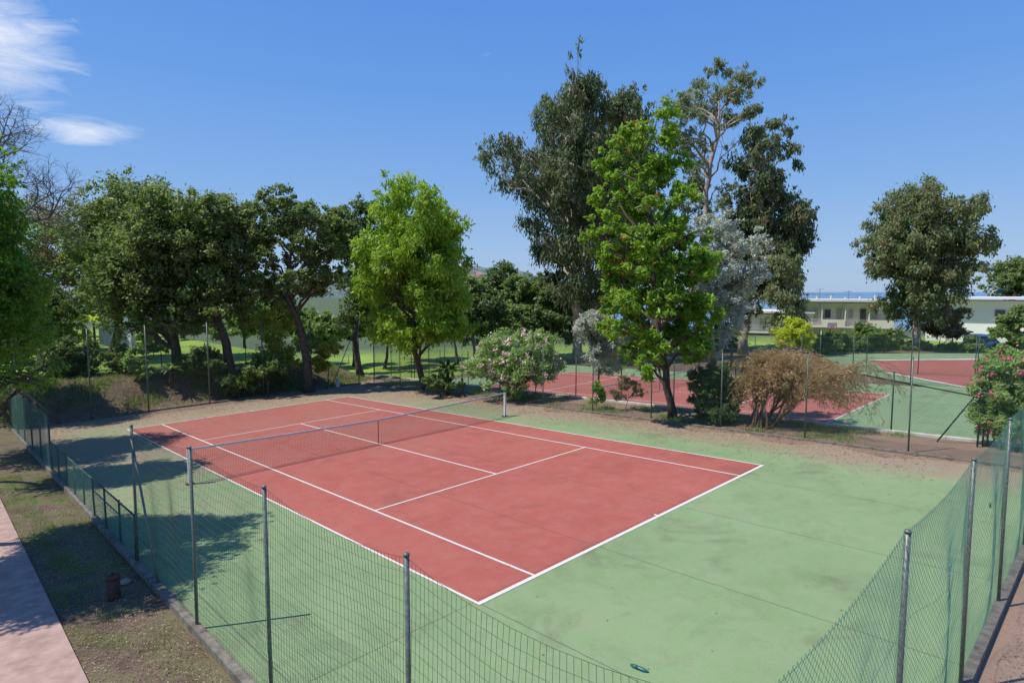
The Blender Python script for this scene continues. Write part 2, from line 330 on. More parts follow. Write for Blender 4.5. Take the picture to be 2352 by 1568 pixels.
# ---------------------------------------------------------------- fences
def wob(u,v,t,A): return A*(math.sin(u*2.1+v*1.7)+.6*math.sin(u*4.3-v*3.9+t*3))*math.sin(math.pi*min(1,max(0,t)))
def fence(name,label,pts,hh,cell,r,style,wm,pm,pr=.03,zoff=0,wobA=0,sag=.0,braces=(),rail=False,fz=None,group=None,seg=1):
    zf=fz or (lambda X,Y: float(plane(X,Y))+zoff)
    X,Y=XY(*pts[0][:2]); root=thing(name,(X,Y,zf(X,Y)),label,'fence',group)
    pos=[]
    for k,p in enumerate(pts):
        X,Y=XY(*p[:2]); z=zf(X,Y); ph=p[2] if len(p)>2 else hh; pos.append((X,Y,z,ph))
        lx,ly=(random.gauss(0,.01),random.gauss(0,.01)) if pr>.02 else (0,0)
        po=MB().tube([(X,Y,z-.1),(X+lx,Y+ly,z+ph*.5),(X+lx,Y+ly,z+ph+.03)],[pr]*3,8).build('post',pm,root,True)
        if pr>.024: MB().tube([(X+lx,Y+ly,z+ph+.03),(X+lx,Y+ly,z+ph+.045),(X+lx,Y+ly,z+ph+.06)],[pr*1.25,pr*1.2,pr*.5],8).build('post_cap',pm,po,True)
    for k in range(len(pts)-1):
        a=np.array(pos[k]);b_=np.array(pos[k+1]); Lg=math.hypot(*(b_-a)[:2]); nrm=np.array([-(b_-a)[1],(b_-a)[0],0])/Lg
        A=[];B=[]; sg_=sag[k] if hasattr(sag,'__len__') else sag
        def pt(s,t):
            q=a+(b_-a)*s; top=q[3]-sg_*4*s*(1-s)
            o=wob(pts[k][0]*(1-s)+pts[k+1][0]*s,pts[k][1]*(1-s)+pts[k+1][1]*s,t,wobA) if wobA else 0
            return (q[0]+nrm[0]*(o+pr),q[1]+nrm[1]*(o+pr),q[2]+.03+t*(top-.03))
        def seg_(s0,t0,s1,t1,n):
            for i_ in range(n):
                f0,f1=i_/n,(i_+1)/n
                A.append(pt(s0+(s1-s0)*f0,t0+(t1-t0)*f0)); B.append(pt(s0+(s1-s0)*f1,t0+(t1-t0)*f1))
        ht=(a[3]+b_[3])/2; n=int(Lg/cell)
        if style=='diamond':
            ds=ht/Lg*.85
            for i_ in range(int(-ds*n)-1,n+1):
                for sg in (1,-1):
                    s0=i_/n; s1=s0+ds
                    t0,t1=0.,1.
                    if s1<=0 or s0>=1: continue
                    if s0<0: t0=-s0/ds; s0=0.
                    if s1>1: t1=1-(s1-1)/ds; s1=1.
                    if t1-t0<.01: continue
                    if sg<0: q0,q1=1-s0,1-s1
                    else: q0,q1=s0,s1
                    if wobA and t1>.999: t1+=.012
                    seg_(q0,t0,q1,t1,max(1,int(seg*(t1-t0)+.5)))
            for t in (.33,.66): seg_(0,t,1,t,max(2,seg))
        else:
            for i_ in range(n+1): 
                j=(random.random()-.5)*.3/n*wobA*8; seg_(i_/n,0,min(1,max(0,i_/n+j)),1,max(1,seg))
            m_=int(ht/(cell*(2.2 if wobA else 1)))
            for i_ in range(m_+1): seg_(0,i_/m_,1,i_/m_,max(3,seg))
        seg_(0,1,1,1,max(4,seg))
        wires('wire_mesh',A,B,r,wm,root)
        if rail:
            MB().tube([(a[0],a[1],a[2]+a[3]),(b_[0],b_[1],b_[2]+b_[3])],pr*.9,6).build('top_rail',pm,root,True)
    for (k,du,dv,fr) in braces:
        X,Y,z,ph=pos[k]; u_,v_=pts[k][:2]; X2,Y2=XY(u_+du,v_+dv)
        MB().tube([(X,Y,z+ph*fr),(X2,Y2,zf(X2,Y2))],pr*.9,7).build('brace',pm,root,True)
    return root
FG='wire mesh fences around the courts'
fence('wire_fence','tall sagging green wire fence nearest the camera, along the near left sideline',[(UL,6.44,2.80),(UL,2.8,2.90),(UL,-.06,2.83),(UL,-3.05,2.80),(UL,-6.02,2.86)],2.8,.06,.0020,'grid','wiregreen','pipe',.025,wobA=.05,sag=(.08,.06,.12,.18),seg=7,braces=((0,0,-1.5,.93),),group=FG)
fence('chain_link_fence','blue green diamond chain link fence rising along the lower right edge of the near court',[(UL+.06,VB,2.8),(-.42,VB,2.86),(2.6,VB,2.86),(5.4,VB,2.9),(8.3,VB,2.9),(11.2,VB,2.9),(14.4,VB,2.9)],2.9,.065,.0017,'diamond','wireblue','pipe',.025,wobA=.06,sag=(.1,.08,.08,.04,.04,.04),seg=8,group=FG)
fence('low_mesh_fence','waist high blue green mesh fence with top rail at the left edge of the court',[(UL,6.55+k*1.33) for k in range(9)],1.0,.065,.0016,'diamond','wireblue','pipedark',.022,rail=True,seg=3,wobA=.01,group=FG)
fence('wire_fence','taller blue green mesh fence in the shade at the far left edge of the court',[(UL,17.3+k*2.3) for k in range(6)],1.9,.08,.0018,'diamond','wireblue','pipedark',.028,group=FG)
fence('wire_fence','very tall chain link fence behind the far baseline under the oaks',[(-3.3,28.4,4.2),(-.5,28.4,4.5),(2,28.4,4.5),(5,28.4,4.5),(8,28.4,4.4),(11,28.4,4.3),(14.3,28.4,4.3)],4.3,.10,.0020,'diamond','wiredark','pipe',.033,braces=((0,1.6,0,.5),(6,-2,0,.95)),group=FG)
fence('wire_fence','long chain link fence along the right side of the near court',[(14.9,-5.7+k*3.02) for k in range(12)],2.85,.07,.0020,'diamond','wiregreen','pipe',.025,group=FG)
fence('wire_fence','fence with green posts on the lower side strip along the second court',[(19.0,-4.2+k*3.0) for k in range(13)],3.0,.10,.0025,'diamond','wiregreen','pipedark',.028,zoff=-1.1,group=FG)
fence('wire_fence','fence closing the near end of the second court on the right',[(19.2+k*3.0,-4.3) for k in range(7)],3.0,.10,.0025,'diamond','wiregreen','pipe',.028,zoff=-1.1,group=FG)
fence('wire_fence','green fence on the far long side of the second court before the shrubs',[(37.6,-4.2+k*3.3) for k in range(12)],3.0,.12,.0033,'diamond','wiregreen','pipedark',.03,zoff=-1.1,group=FG)
fence('wire_fence','green fence at the far end of the second court behind the pink oleander',[(17.8+k*3.3,32.2) for k in range(7)],3.2,.12,.0033,'diamond','wiregreen','pipedark',.03,zoff=-1.1,group=FG)
fence('garden_fence','dark green garden fence between the oak trunks and the lawn',[(-6+k*2.5,33.6) for k in range(10)],1.4,.13,.0025,'grid','wiregreen','pipedark',.025,fz=h1)
fence('wire_fence','fence at the end of the third court in the right background',[(43,-16+k*3.2) for k in range(10)],2.6,.14,.004,'diamond','wiregreen','pipedark',.03,zoff=-1.1,group=FG)
bp=gnd(2256,1026); t=thing('gate_frame',bp,'green steel gate frame with slanting brace at the right fence corner','gate frame')
for dx in (0,.16,.3):
    MB().tube([bp+np.array([dx-.15,0,-.1]),bp+np.array([dx-.15,0,1.9])],.028,8).build('post','pipedark',t,True)
MB().tube([bp+np.array([-.15,0,1.82]),gnd(2152,1014)],.025,7).build('brace','pipedark',t,True)
MB().tube([bp+np.array([.15,0,1.85]),bp+np.array([.9,-.6,0])],.025,7).build('brace','pipedark',t,True)
# ---------------------------------------------------------------- nets
def net(u0,v0,z,label,cell=.05,r=.0022):
    X,Y,Z=P(u0-.914,v0+11.885,z); t=thing('tennis_net',(X,Y,Z),label,'tennis net')
    ua,ub=u0-.914,u0+11.884; vv=v0+11.885
    top=lambda u:.915+.155*(abs((u-u0-5.485)/6.4)**1.3)
    for s,uu in ((-1,ua),(1,ub)):
        p=np.array(P(uu,vv,z)); 
        po=MB().box(p+np.array([0,0,.54]),(.08,.08,1.08),YAW).build('post','white',t)
        MB().box(p+np.array([0,0,1.095]),(.095,.095,.03),YAW).build('post_cap','pipedark',po)
        MB().box(p+np.array([0,0,.015]),(.22,.2,.03),YAW).build('base_plate','rust',po)
        MB().tube([p+np.array([.06,-.03,.78]),p+np.array([.12,-.07,.78]),p+np.array([.12,-.07,.70])],.01,6).build('crank','pipedark',po)
    A=[];B=[]
    for k in range(int((ub-ua)/cell)):
        uu=ua+.06+k*cell
        if uu>ub-.06: break
        A.append(P(uu,vv,z+.02));B.append(P(uu,vv,z+top(uu)-.03))
    us=np.linspace(ua+.05,ub-.05,25)
    for q in range(int(1/cell)):
        f=q*cell/1.0
        for i_ in range(24): A.append(P(us[i_],vv,z+.02+f*top(us[i_])));B.append(P(us[i_+1],vv,z+.02+f*top(us[i_+1])))
    wires('net_mesh',A,B,r,'netblack',t)
    mb=MB()
    for i_ in range(24):
        a0,a1=us[i_],us[i_+1]
        for o in (-.012,.012):
            mb.poly([P(a0,vv+o,z+top(a0)-.06),P(a1,vv+o,z+top(a1)-.06),P(a1,vv+o,z+top(a1)),P(a0,vv+o,z+top(a0))])
        mb.poly([P(a0,vv-.012,z+top(a0)),P(a1,vv-.012,z+top(a1)),P(a1,vv+.012,z+top(a1)),P(a0,vv+.012,z+top(a0))])
    mb.build('top_tape','tape',t)
    c=np.array(P(u0+5.485,vv,z)); MB().box(c+np.array([0,0,.44]),(.014,.03,.86),YAW).build('centre_strap','netblack',t)
net(0,0,0,'black tennis net with white tape and white posts across the near court')
net(C2[0],C2[1],-1.1,'tennis net with white post across the second court behind the trees',.08,.003)
# ---------------------------------------------------------------- vegetation
def unit(n):
    d=rng.normal(size=(n,3)); return d/np.linalg.norm(d,axis=1)[:,None]
def leafcloud(name,C,Rr,nleaf,Lw,m,parent,droop=0,clump=.24,shell=.5,flat=.8,ncl=None,size_var=.6):
    C=np.asarray(C,float);Rr=np.asarray(Rr,float)
    w=Rr.prod(axis=1)**(2/3.); w/=w.sum()
    nc=ncl or max(len(C)*6,nleaf//55); bi=rng.choice(len(C),nc,p=w)
    d=unit(nc); rad=(shell+(1.1-shell)*rng.random(nc)**.7)[:,None]
    cc=C[bi]+d*rad*Rr[bi]
    cr=Rr[bi].mean(axis=1)*clump*(.4+1.2*rng.random(nc))
    ci=rng.choice(nc,nleaf,p=(cr**2)/(cr**2).sum())
    o=rng.normal(size=(nleaf,3))*.55; o[:,2]*=flat
    Pp=cc[ci]+o*cr[ci][:,None]
    if droop: Pp[:,2]-=np.abs(rng.normal(size=nleaf))*cr[ci]*droop*.8
    T=unit(nleaf); T[:,2]-=droop*1.6; 
    outw=(Pp-C[bi[ci]]); outw/=np.linalg.norm(outw,axis=1)[:,None]+1e-6
    T+=outw*.5; T/=np.linalg.norm(T,axis=1)[:,None]
    Nn=unit(nleaf)*.8+outw*.55+np.array([-.35,-.3,.7]); Sd=np.cross(T,Nn); Sd/=np.linalg.norm(Sd,axis=1)[:,None]+1e-6
    sc=(1-size_var/2+size_var*rng.random(nleaf))[:,None]
    l,wd=Lw; V=np.stack([Pp-T*l/2*sc,Pp+Sd*wd/2*sc+T*l*.08*sc,Pp+T*l/2*sc,Pp-Sd*wd/2*sc+T*l*.08*sc],1)
    return npmesh(name,V,4,m,parent),cc
def curve(a,b,n,j,up=0):
    a=np.array(a,float);b=np.array(b,float); L_=np.linalg.norm(b-a); pts=[]
    for k in range(n+1):
        f=k/n; p=a+(b-a)*f; p[2]+=up*L_*math.sin(math.pi*f)*.5
        if 0<k<n: p=p+np.array([random.gauss(0,1),random.gauss(0,1),random.gauss(0,.6)])*j*L_
        pts.append(p)
    return pts
NL,LS=1.0,1.2
def tree(name,label,cat,base,Y,blobs,nleaf,Lw,lm,bark='bark',tr=.25,via=(),droop=0,clump=.24,shell=.45,group=None,deep=.8,rep=3,flat=.8,limbs=True,flowers=None,zb=None,twigs=2):
    bx=atY(base,700,Y); zg=h1(bx[0],Y) if zb is None else zb
    B0=np.array([bx[0],Y,zg]); t=thing(name,B0,label,cat,group)
    s=Y/F
    xs=[b[0]-b[2] for b in blobs]+[b[0]+b[2] for b in blobs]; pc=(min(xs)+max(xs))/2; Rp=(max(xs)-min(xs))/2
    C=[];Rr=[]
    for b in blobs:
        px,py,rx=b[:3]; ry=b[3] if len(b)>3 else rx
        half=math.sqrt(max(0.05,1-((px-pc)/Rp)**2))*Rp*s*deep-rx*s*.6
        for k in range(rep):
            o=0 if rep==1 else (k/(rep-1)*2-1)*max(0,half)*random.uniform(.7,1)
            c=atY(px,py,Y); jit=rx*s*.18; c+=np.array([random.gauss(0,jit),o,random.gauss(0,jit)]); q=1 if k==rep//2 else .85
            C.append(c);Rr.append((rx*s*q,rx*s*q,ry*s*q))
    _,cc=leafcloud('crown',C,Rr,int(nleaf*NL),(Lw[0]*LS,Lw[1]*LS),lm,t,droop,clump,shell,flat)
    if limbs:
        C=np.array(C); mb=MB(); path=[B0-np.array([0,0,.15])]+[atY(a,b,Y) for a,b in via]
        topz=np.percentile(C[:,2],80); 
        if path[-1][2]<topz:
            cm=C[C[:,2]>=np.percentile(C[:,2],60)].mean(axis=0); e=np.array([cm[0],cm[1],topz]); path+=curve(path[-1],e,4,.025)[1:]
        fine=[path[0]]
        for a,b in zip(path[:-1],path[1:]):
            L_=np.linalg.norm(b-a)
            for k in range(1,4):
                p=a+(b-a)*k/3
                if k<3: p=p+np.array([random.gauss(0,1),random.gauss(0,1),0])*.02*L_
                fine.append(p)
        path=fine; n=len(path); rd=[tr*(1-.9*(k/(n-1))**.8) for k in range(n)]; rd[0]=tr*1.35
        mb.tube(path,rd,9)
        PA=np.array(path)
        for i_,c in enumerate(C):
            dist=np.linalg.norm(PA[:,:2]-c[:2],axis=1); want=c[2]-dist*.7
            k=int(np.argmin(np.abs(PA[:,2]-want)+.15*dist)); k=min(max(k,1 if len(via)==0 else 2),n-2)
            r0=max(.015,min(rd[k]*.75,.03+.02*np.linalg.norm(c-PA[k]))); pts=curve(PA[k],c,5,.045,.18)
            mb.tube(pts,[r0*(1-.8*q/5) for q in range(6)],5,False)
            near=np.argsort(np.linalg.norm(cc-c,axis=1))[:12]
            for q in random.sample(list(near),min(twigs+2,len(near))):
                st=pts[random.choice((2,3,4,5))]; mb.tube(curve(st,cc[q],3,.06,.1),[r0*.3,r0*.24,r0*.17,r0*.08],4,False)
        mb.build('trunk',bark,t,True)
    if flowers:
        fm,nf,fl=flowers; leafcloud('blossom',C,np.array(Rr)*1.05,nf,fl,fm,t,0,.12,.88,.8,ncl=max(20,nf//9))
    return t
SG='shrubs around the courts'
SH_=lambda label,base,Y,blobs,n,lm,Lw=(.16,.07),**k: tree('shrub',label,'shrub',base,Y,blobs,n,Lw,lm,tr=k.pop('tr',.05),group=SG,**k)
OG='oaks behind the far fence'
tree('oak_tree','tall dense oak at the left end of the row behind the far fence','tree',250,43,[(235,470,55,45),(300,450,60,45),(215,545,50,55),(275,540,75,70),(330,500,55,55),(240,640,60,50),(340,620,60,50),(300,680,50,30),(190,600,40,40)],34000,(.22,.11),'oak',tr=.35,rep=3,group=OG)
tree('oak_tree','broad oak with dark trunk, second in the row behind the far fence','tree',405,37,[(350,490,60,55),(300,560,65,60),(400,560,70,65),(265,640,45,60),(330,660,65,60),(405,660,60,60),(310,735,40,38),(360,745,45,32),(430,480,40,40),(440,720,42,44),(250,590,30,40),(250,690,30,34)],50000,(.19,.10),'oak',tr=.33,via=((400,780),(385,700)),rep=3,group=OG)
tree('oak_tree','oak with two leaning trunks in the middle of the left group','tree',535,36.5,[(470,475,45,40),(520,490,50,45),(460,560,60,55),(530,560,50,55),(555,630,34,48),(480,650,60,50),(535,695,45,42),(430,620,40,45),(455,710,34,32)],40000,(.19,.10),'oak',tr=.32,via=((520,790),(490,710)),rep=3,group=OG)
tree('oak_tree','open oak with forked leaning trunk between the oak group and the lime green tree','tree',705,37,[(620,480,34,30),(665,465,36,28),(720,485,40,30),(755,520,36,32),(610,540,32,34),(660,530,38,30),(710,560,40,30),(765,575,28,32),(600,610,30,36),(640,590,28,26),(720,630,36,34),(690,650,32,26),(610,670,30,34),(765,640,24,28)],34000,(.17,.09),'oak',tr=.3,via=((700,800),(690,750),(655,660)),rep=2,shell=.35,group=OG)
tree('oak_tree','dark oak half hidden behind the lime green tree','tree',826,43,[(830,500,42,38),(800,560,40,50),(850,560,40,50),(815,650,40,50),(850,700,45,45),(800,720,35,40)],18000,(.2,.1),'oakdark',tr=.25,rep=3,via=((815,780),),group=OG)
tree('locust_tree','lime green feathery tree with drooping sprays beside the far court corner','tree',975,36,[(925,445,46,42),(885,490,46,42),(985,475,44,40),(940,530,60,50),(1020,530,46,46),(855,570,46,42),(1005,600,60,48),(915,620,56,46),(855,660,46,38),(960,680,56,46),(1040,680,44,38),(880,730,48,30),(1010,740,55,33),(940,760,48,30),(1060,735,32,22),(825,620,24,24)],56000,(.24,.08),'robinia',tr=.22,via=((962,840),(945,790)),droop=.6,clump=.24,shell=.3)
BG='trees in the background belt between the oaks and the tall eucalyptus'
BB=[(1090,655,45,40,60,'shrub'),(1150,640,50,45,66,'oakdark'),(1205,660,60,48,64,'shrub'),(1265,650,45,50,66,'oakdark'),(1320,680,40,50,64,'shrub'),(1110,710,60,40,58,'oakdark'),(740,745,50,30,62,'shrub'),(880,725,60,35,60,'limeshrub'),(960,720,60,40,66,'shrub'),(1050,710,40,40,62,'oakdark'),(620,690,60,50,60,'oakdark'),(560,710,50,40,56,'shrub'),(420,700,60,45,64,'oakdark'),(690,725,40,35,66,'shrub'),(810,735,40,36,64,'oakdark'),(1240,720,60,40,60,'oakdark'),(1180,725,50,38,59,'shrub')]
pos_=['round green tree right of the lime green tree','dark pine like crown below the left side of the tall eucalyptus','wide olive green tree left of the tall eucalyptus trunk','dark tree touching the tall eucalyptus trunk on its left','green tree just behind the tall eucalyptus trunk','low dark tree right behind the lime green tree','pale green tree seen between the forked oak and the dark oak','light green tree behind the trunk of the lime green tree','green tree behind the middle of the lime green tree','dark tree at the right skirt of the lime green tree','dark tree seen through the open oak, left of its fork','low tree behind the two leaning oak trunks','dark distant tree behind the broad oak trunk','distant green tree seen just right of the forked oak trunk','low dark tree below the half hidden dark oak','low dark tree left of the foot of the tall eucalyptus','low green tree above the pink oleander']
for (x,y,rx,ry,Yd,lm),pl in zip(BB,pos_):
    tree('background_tree',pl,'tree',x,Yd,[(x,y,rx*.7,ry*.7),(x-rx*.45,y+ry*.4,rx*.6,ry*.6),(x+rx*.45,y+ry*.4,rx*.6,ry*.6),(x+rx*.1,y+ry*.9,rx*.7,ry*.6)],8000,(.32,.17),lm,tr=.2,rep=2,group=BG)
EG='tall eucalyptus trees'
tree('eucalyptus_tree','tallest dark eucalyptus with spreading drooping crown at the centre','tree',1330,60,
 [(1315,170,24,32),(1300,225,46,38),(1350,235,46,40),(1265,270,40,36),(1330,300,62,54),(1385,290,46,50),(1240,330,38,30),(1170,350,45,25),(1120,365,30,32),(1200,400,48,28),(1290,390,60,50),(1360,390,60,58),(1240,440,48,36),(1300,480,56,50),(1370,490,58,56),(1225,500,40,32),(1265,560,46,42),(1330,580,56,50),(1385,590,48,56),(1280,640,40,38),(1340,670,52,46),(1395,690,40,42),(1235,555,26,24),(1410,250,36,40),(1145,420,26,20),(1420,340,40,50),(1420,440,40,50)],76000,(.36,.115),'euc',bark='barkpale',tr=.55,via=((1325,740),(1318,600),(1322,400),(1318,260)),droop=.9,clump=.23,shell=.3,rep=2,flat=1.1,group=EG)
tree('eucalyptus_tree','dark eucalyptus top rising right behind the tallest eucalyptus','tree',1440,64,[(1440,225,40,32),(1470,260,32,36),(1420,300,44,46),(1465,330,42,42),(1440,400,50,55),(1430,500,50,60),(1450,600,50,60),(1480,440,40,50),(1490,540,40,50)],30000,(.36,.12),'euc',bark='barkpale',tr=.4,via=((1440,700),),droop=.9,rep=2,group=EG)
tree('eucalyptus_tree','airy eucalyptus with bare pale limbs against the sky','tree',1610,64,
 [(1630,185,30,22),(1680,190,36,24),(1715,200,22,22),(1600,225,36,20),(1560,230,28,24),(1650,240,30,20),(1700,260,32,20),(1575,280,34,22),(1625,300,24,16),(1560,340,28,24),(1600,350,22,20),(1655,355,22,14),(1720,265,22,14),(1590,410,30,24),(1640,430,24,18),(1570,470,28,28),(1640,480,28,24),(1540,300,26,28)],20000,(.3,.095),'eucpale',bark='barkpale',tr=.42,via=((1600,700),(1615,600),(1622,470),(1630,380),(1650,290)),droop=.7,clump=.26,shell=.2,rep=2,twigs=3,group=EG)
tree('eucalyptus_tree','dense dark eucalyptus leaning right beside the airy one','tree',1710,62,
 [(1760,295,32,28),(1795,320,24,32),(1725,350,40,28),(1785,370,32,32),(1705,390,28,22),(1740,430,46,38),(1795,450,36,34),(1715,500,46,38),(1785,510,50,42),(1835,495,30,34),(1740,570,48,40),(1805,570,48,40),(1842,540,24,26),(1725,640,42,38),(1775,640,42,38),(1710,700,34,38),(1815,610,22,22),(1690,575,28,32),(1688,440,22,20)],54000,(.36,.115),'euc',bark='barkpale',tr=.45,via=((1715,700),(1735,560),(1760,400)),droop=.85,rep=2,shell=.3,clump=.23,group=EG)
tree('eucalyptus_tree','small pale green eucalyptus below the dense dark one','tree',1805,56,[(1800,610,30,34),(1825,640,24,30),(1790,670,30,34),(1815,710,32,34),(1830,690,22,25),(1790,740,28,20)],10000,(.28,.09),'eucpale',bark='barkpale',tr=.15,droop=.7,rep=2,group=EG)
tree('eucalyptus_tree','solitary rounded eucalyptus in front of the white building at right','tree',2112,62,
 [(2110,450,46,34),(2058,490,46,36),(2155,478,46,34),(2205,480,32,32),(2090,540,56,44),(2170,550,56,44),(2030,560,38,34),(2225,560,32,42),(2048,622,44,32),(2110,620,52,40),(2185,620,48,36),(2080,680,44,36),(2140,680,44,36),(2100,725,34,24),(2015,595,26,22),(2230,610,24,20)],58000,(.32,.11),'eucright',bark='barkpale',tr=.4,via=((2110,700),(2105,600)),droop=.7,rep=3,shell=.35,clump=.22,group=EG)
tree('pine_tree','rounded dark tree cut by the right edge of the picture','tree',2320,95,[(2300,640,32,24),(2345,625,36,26),(2285,660,24,18),(2345,660,36,24),(2375,640,40,30)],14000,(.4,.2),'oak',tr=.4,rep=3)
tree('silk_oak_tree','bright green tree with orange blossoms in front of the eucalyptus group','tree',1552,24.9,
 [(1500,275,32,26),(1440,325,32,32),(1500,330,36,30),(1400,360,24,34),(1480,400,46,36),(1545,385,36,30),(1395,440,30,26),(1460,460,46,36),(1530,460,40,34),(1380,505,34,28),(1470,540,52,40),(1545,540,42,36),(1595,540,32,28),(1385,580,30,26),(1440,610,48,36),(1520,620,52,40),(1605,610,48,36),(1420,680,45,36),(1500,700,52,40),(1585,700,50,42),(1425,750,38,32),(1500,780,46,36),(1575,780,48,38),(1470,830,38,34),(1605,750,28,34),(1360,540,24,18),(1520,240,14,20)],62000,(.18,.068),'silk',tr=.17,via=((1530,850),(1515,760),(1500,600),(1490,450)),clump=.22,shell=.35,rep=2,droop=.2,flowers=('orange',1500,(.10,.035)))
tree('silver_tree','silver grey leaved tree behind the bright green tree','tree',1640,28,[(1640,540,48,40),(1600,590,42,40),(1690,560,42,36),(1735,570,30,28),(1650,620,52,42),(1710,620,42,36),(1620,680,46,42),(1690,690,46,40),(1660,740,46,38),(1630,780,36,36),(1580,530,32,28),(1740,630,26,30)],30000,(.13,.05),'silver',tr=.15,rep=2,shell=.3,clump=.2,twigs=4)
tree('silver_shrub','silver grey shrub leaning left of the bright green tree','shrub',1392,30.8,[(1380,740,38,30),(1350,760,28,28),(1400,790,34,34),(1365,810,30,30),(1400,845,32,28),(1350,735,24,20)],14000,(.13,.05),'silver',tr=.08,rep=2)
def tamarisk():
    Y=22.4; b0=atY(1760,700,Y); b0[2]=h1(b0[0],Y); t=thing('tamarisk_shrub',b0,'feathery pinkish brown tamarisk between the two right courts','shrub'); mb=MB(); PP=[];TT=[]
    mains=[]
    for k in range(14):   # visible leaning stems from the base
        e=atY(random.uniform(1700,1960),random.uniform(830,900),Y); e[1]+=random.gauss(0,1.1); st=b0+np.array([random.gauss(0,.2),random.gauss(0,.2),-.05])
        c=curve(st,e,6,.03,.15); mains.append(c); mb.tube(c,[.045*(1-.75*q/6) for q in range(7)],5,False)
    for k in range(400):
        m_=random.choice(mains); st=m_[random.choice((2,3,4,5,6))]
        tx=st[0]/st[1]*F+1176
        dx=random.gauss(0,55)+ (25 if tx>1800 else 0); ex=min(2030,max(1685,tx+dx)); hi=790+max(0,ex-1800)*.28+max(0,1750-ex)*.4
        e=atY(ex,random.uniform(hi,hi+110),Y); e[1]=st[1]+random.gauss(0,.8); pts=[]; Lh=np.linalg.norm(e-st)+.1; n=7
        for q in range(n+1):
            f=q/n; p=st+(e-st)*f; p[2]+=math.sin(math.pi*f**.8)*.22*Lh-(.2*Lh*max(0,f-.7)*2); pts.append(p+np.array([random.gauss(0,1),random.gauss(0,1),random.gauss(0,1)])*.015*Lh)
        if k%2==0: mb.tube(pts,[.012*(1-.85*q/n) for q in range(n+1)],3,False)
        for q in range(1,n+1):
            d=pts[q]-pts[q-1]
            for _ in range(17):
                f=random.random(); sp=.05+.05*(q/n)
                o=np.array([random.gauss(0,1),random.gauss(0,1),random.gauss(-.3,.8)])*sp; PP.append(pts[q-1]+d*f+o); dd=d/np.linalg.norm(d)+o/sp*.4; TT.append(dd/np.linalg.norm(dd))
    PP=np.array(PP);T=np.array(TT);Nn=unit(len(PP)); Sd=np.cross(T,Nn); Sd/=np.linalg.norm(Sd,axis=1)[:,None]
    l,w=.12,.026; V=np.stack([PP-T*l/2,PP+Sd*w/2,PP+T*l/2,PP-Sd*w/2],1); npmesh('crown',V,4,'tamarisk',t); mb.build('stems','barkred',t,True)
tamarisk()
tree('oleander_shrub','rounded oleander with pale pink flowers at the court corner','shrub',1180,31.6,[(1120,805,36,32),(1170,790,42,32),(1230,795,40,32),(1262,830,30,28),(1100,840,30,28),(1180,840,56,38),(1240,850,38,28),(1120,870,22,16),(1180,880,36,18)],26000,(.2,.05),'olean',tr=.05,rep=2,flowers=('pink',3000,(.11,.09)),twigs=3)
tree('oleander_shrub','dark leaved upright shrub between the bright green tree and the tamarisk','shrub',1652,23.8,[(1620,880,26,30),(1660,880,34,34),(1690,900,22,28),(1610,920,24,26),(1650,930,38,30),(1650,850,26,18)],14000,(.2,.04),'oleandark',tr=.04,rep=2)
tree('oleander_shrub','magenta flowering oleander at the right edge of the picture','shrub',2315,18.3,[(2305,840,36,26),(2345,830,38,28),(2290,890,38,32),(2340,900,46,38),(2310,945,42,34),(2360,955,44,40),(2390,880,46,50),(2300,990,34,24)],32000,(.14,.035),'olean',tr=.05,rep=2,deep=.6,flowers=('magenta',2000,(.07,.06)))
SH_('glossy green shrub above the magenta oleander at the right edge',2335,24,[(2325,745,24,20),(2350,720,22,20),(2300,765,22,16),(2345,778,28,20)],6000,'shrub',deep=.3,rep=2)
SH_('bright yellow green ball shrub beyond the second court',1828,45,[(1828,765,34,24),(1805,780,24,18),(1850,780,24,18),(1828,750,26,14)],9000,'yellow')
for (x,y,rx,lb) in ((1925,777,28,'dark green shrub just below the basketball backboard beyond the second court'),(1975,776,30,'middle grey green shrub under the white apartment building'),(2035,776,30,'grey green shrub under the right end of the apartment building'),(1890,785,20,'small grey green shrub right beside the yellow ball shrub'),(2235,792,18,'small shrub left of the pale parked van')):
    SH_(lb,x,58,[(x,y,rx,20),(x-12,y+12,rx*.7,14),(x+12,y+10,rx*.7,14)],3500,'shrub',(.25,.12))
SH_('dry olive brown tree between the eucalyptus and the low white house',2165,64,[(2150,735,34,26),(2185,725,30,26),(2165,755,40,20),(2200,760,26,18)],7000,'brownish',(.3,.12))
SH_('thin leafy sapling left of the bright green tree trunk',1372,27.5,[(1370,890,14,14),(1380,910,14,12),(1362,920,12,10)],700,'silk',(.16,.05),tr=.015)
SH_('sparse twiggy shrub with pinkish leaves below the silver shrub',1440,27,[(1440,880,26,20),(1470,895,22,18),(1420,900,18,14)],1300,'brownish',(.1,.05),tr=.02)
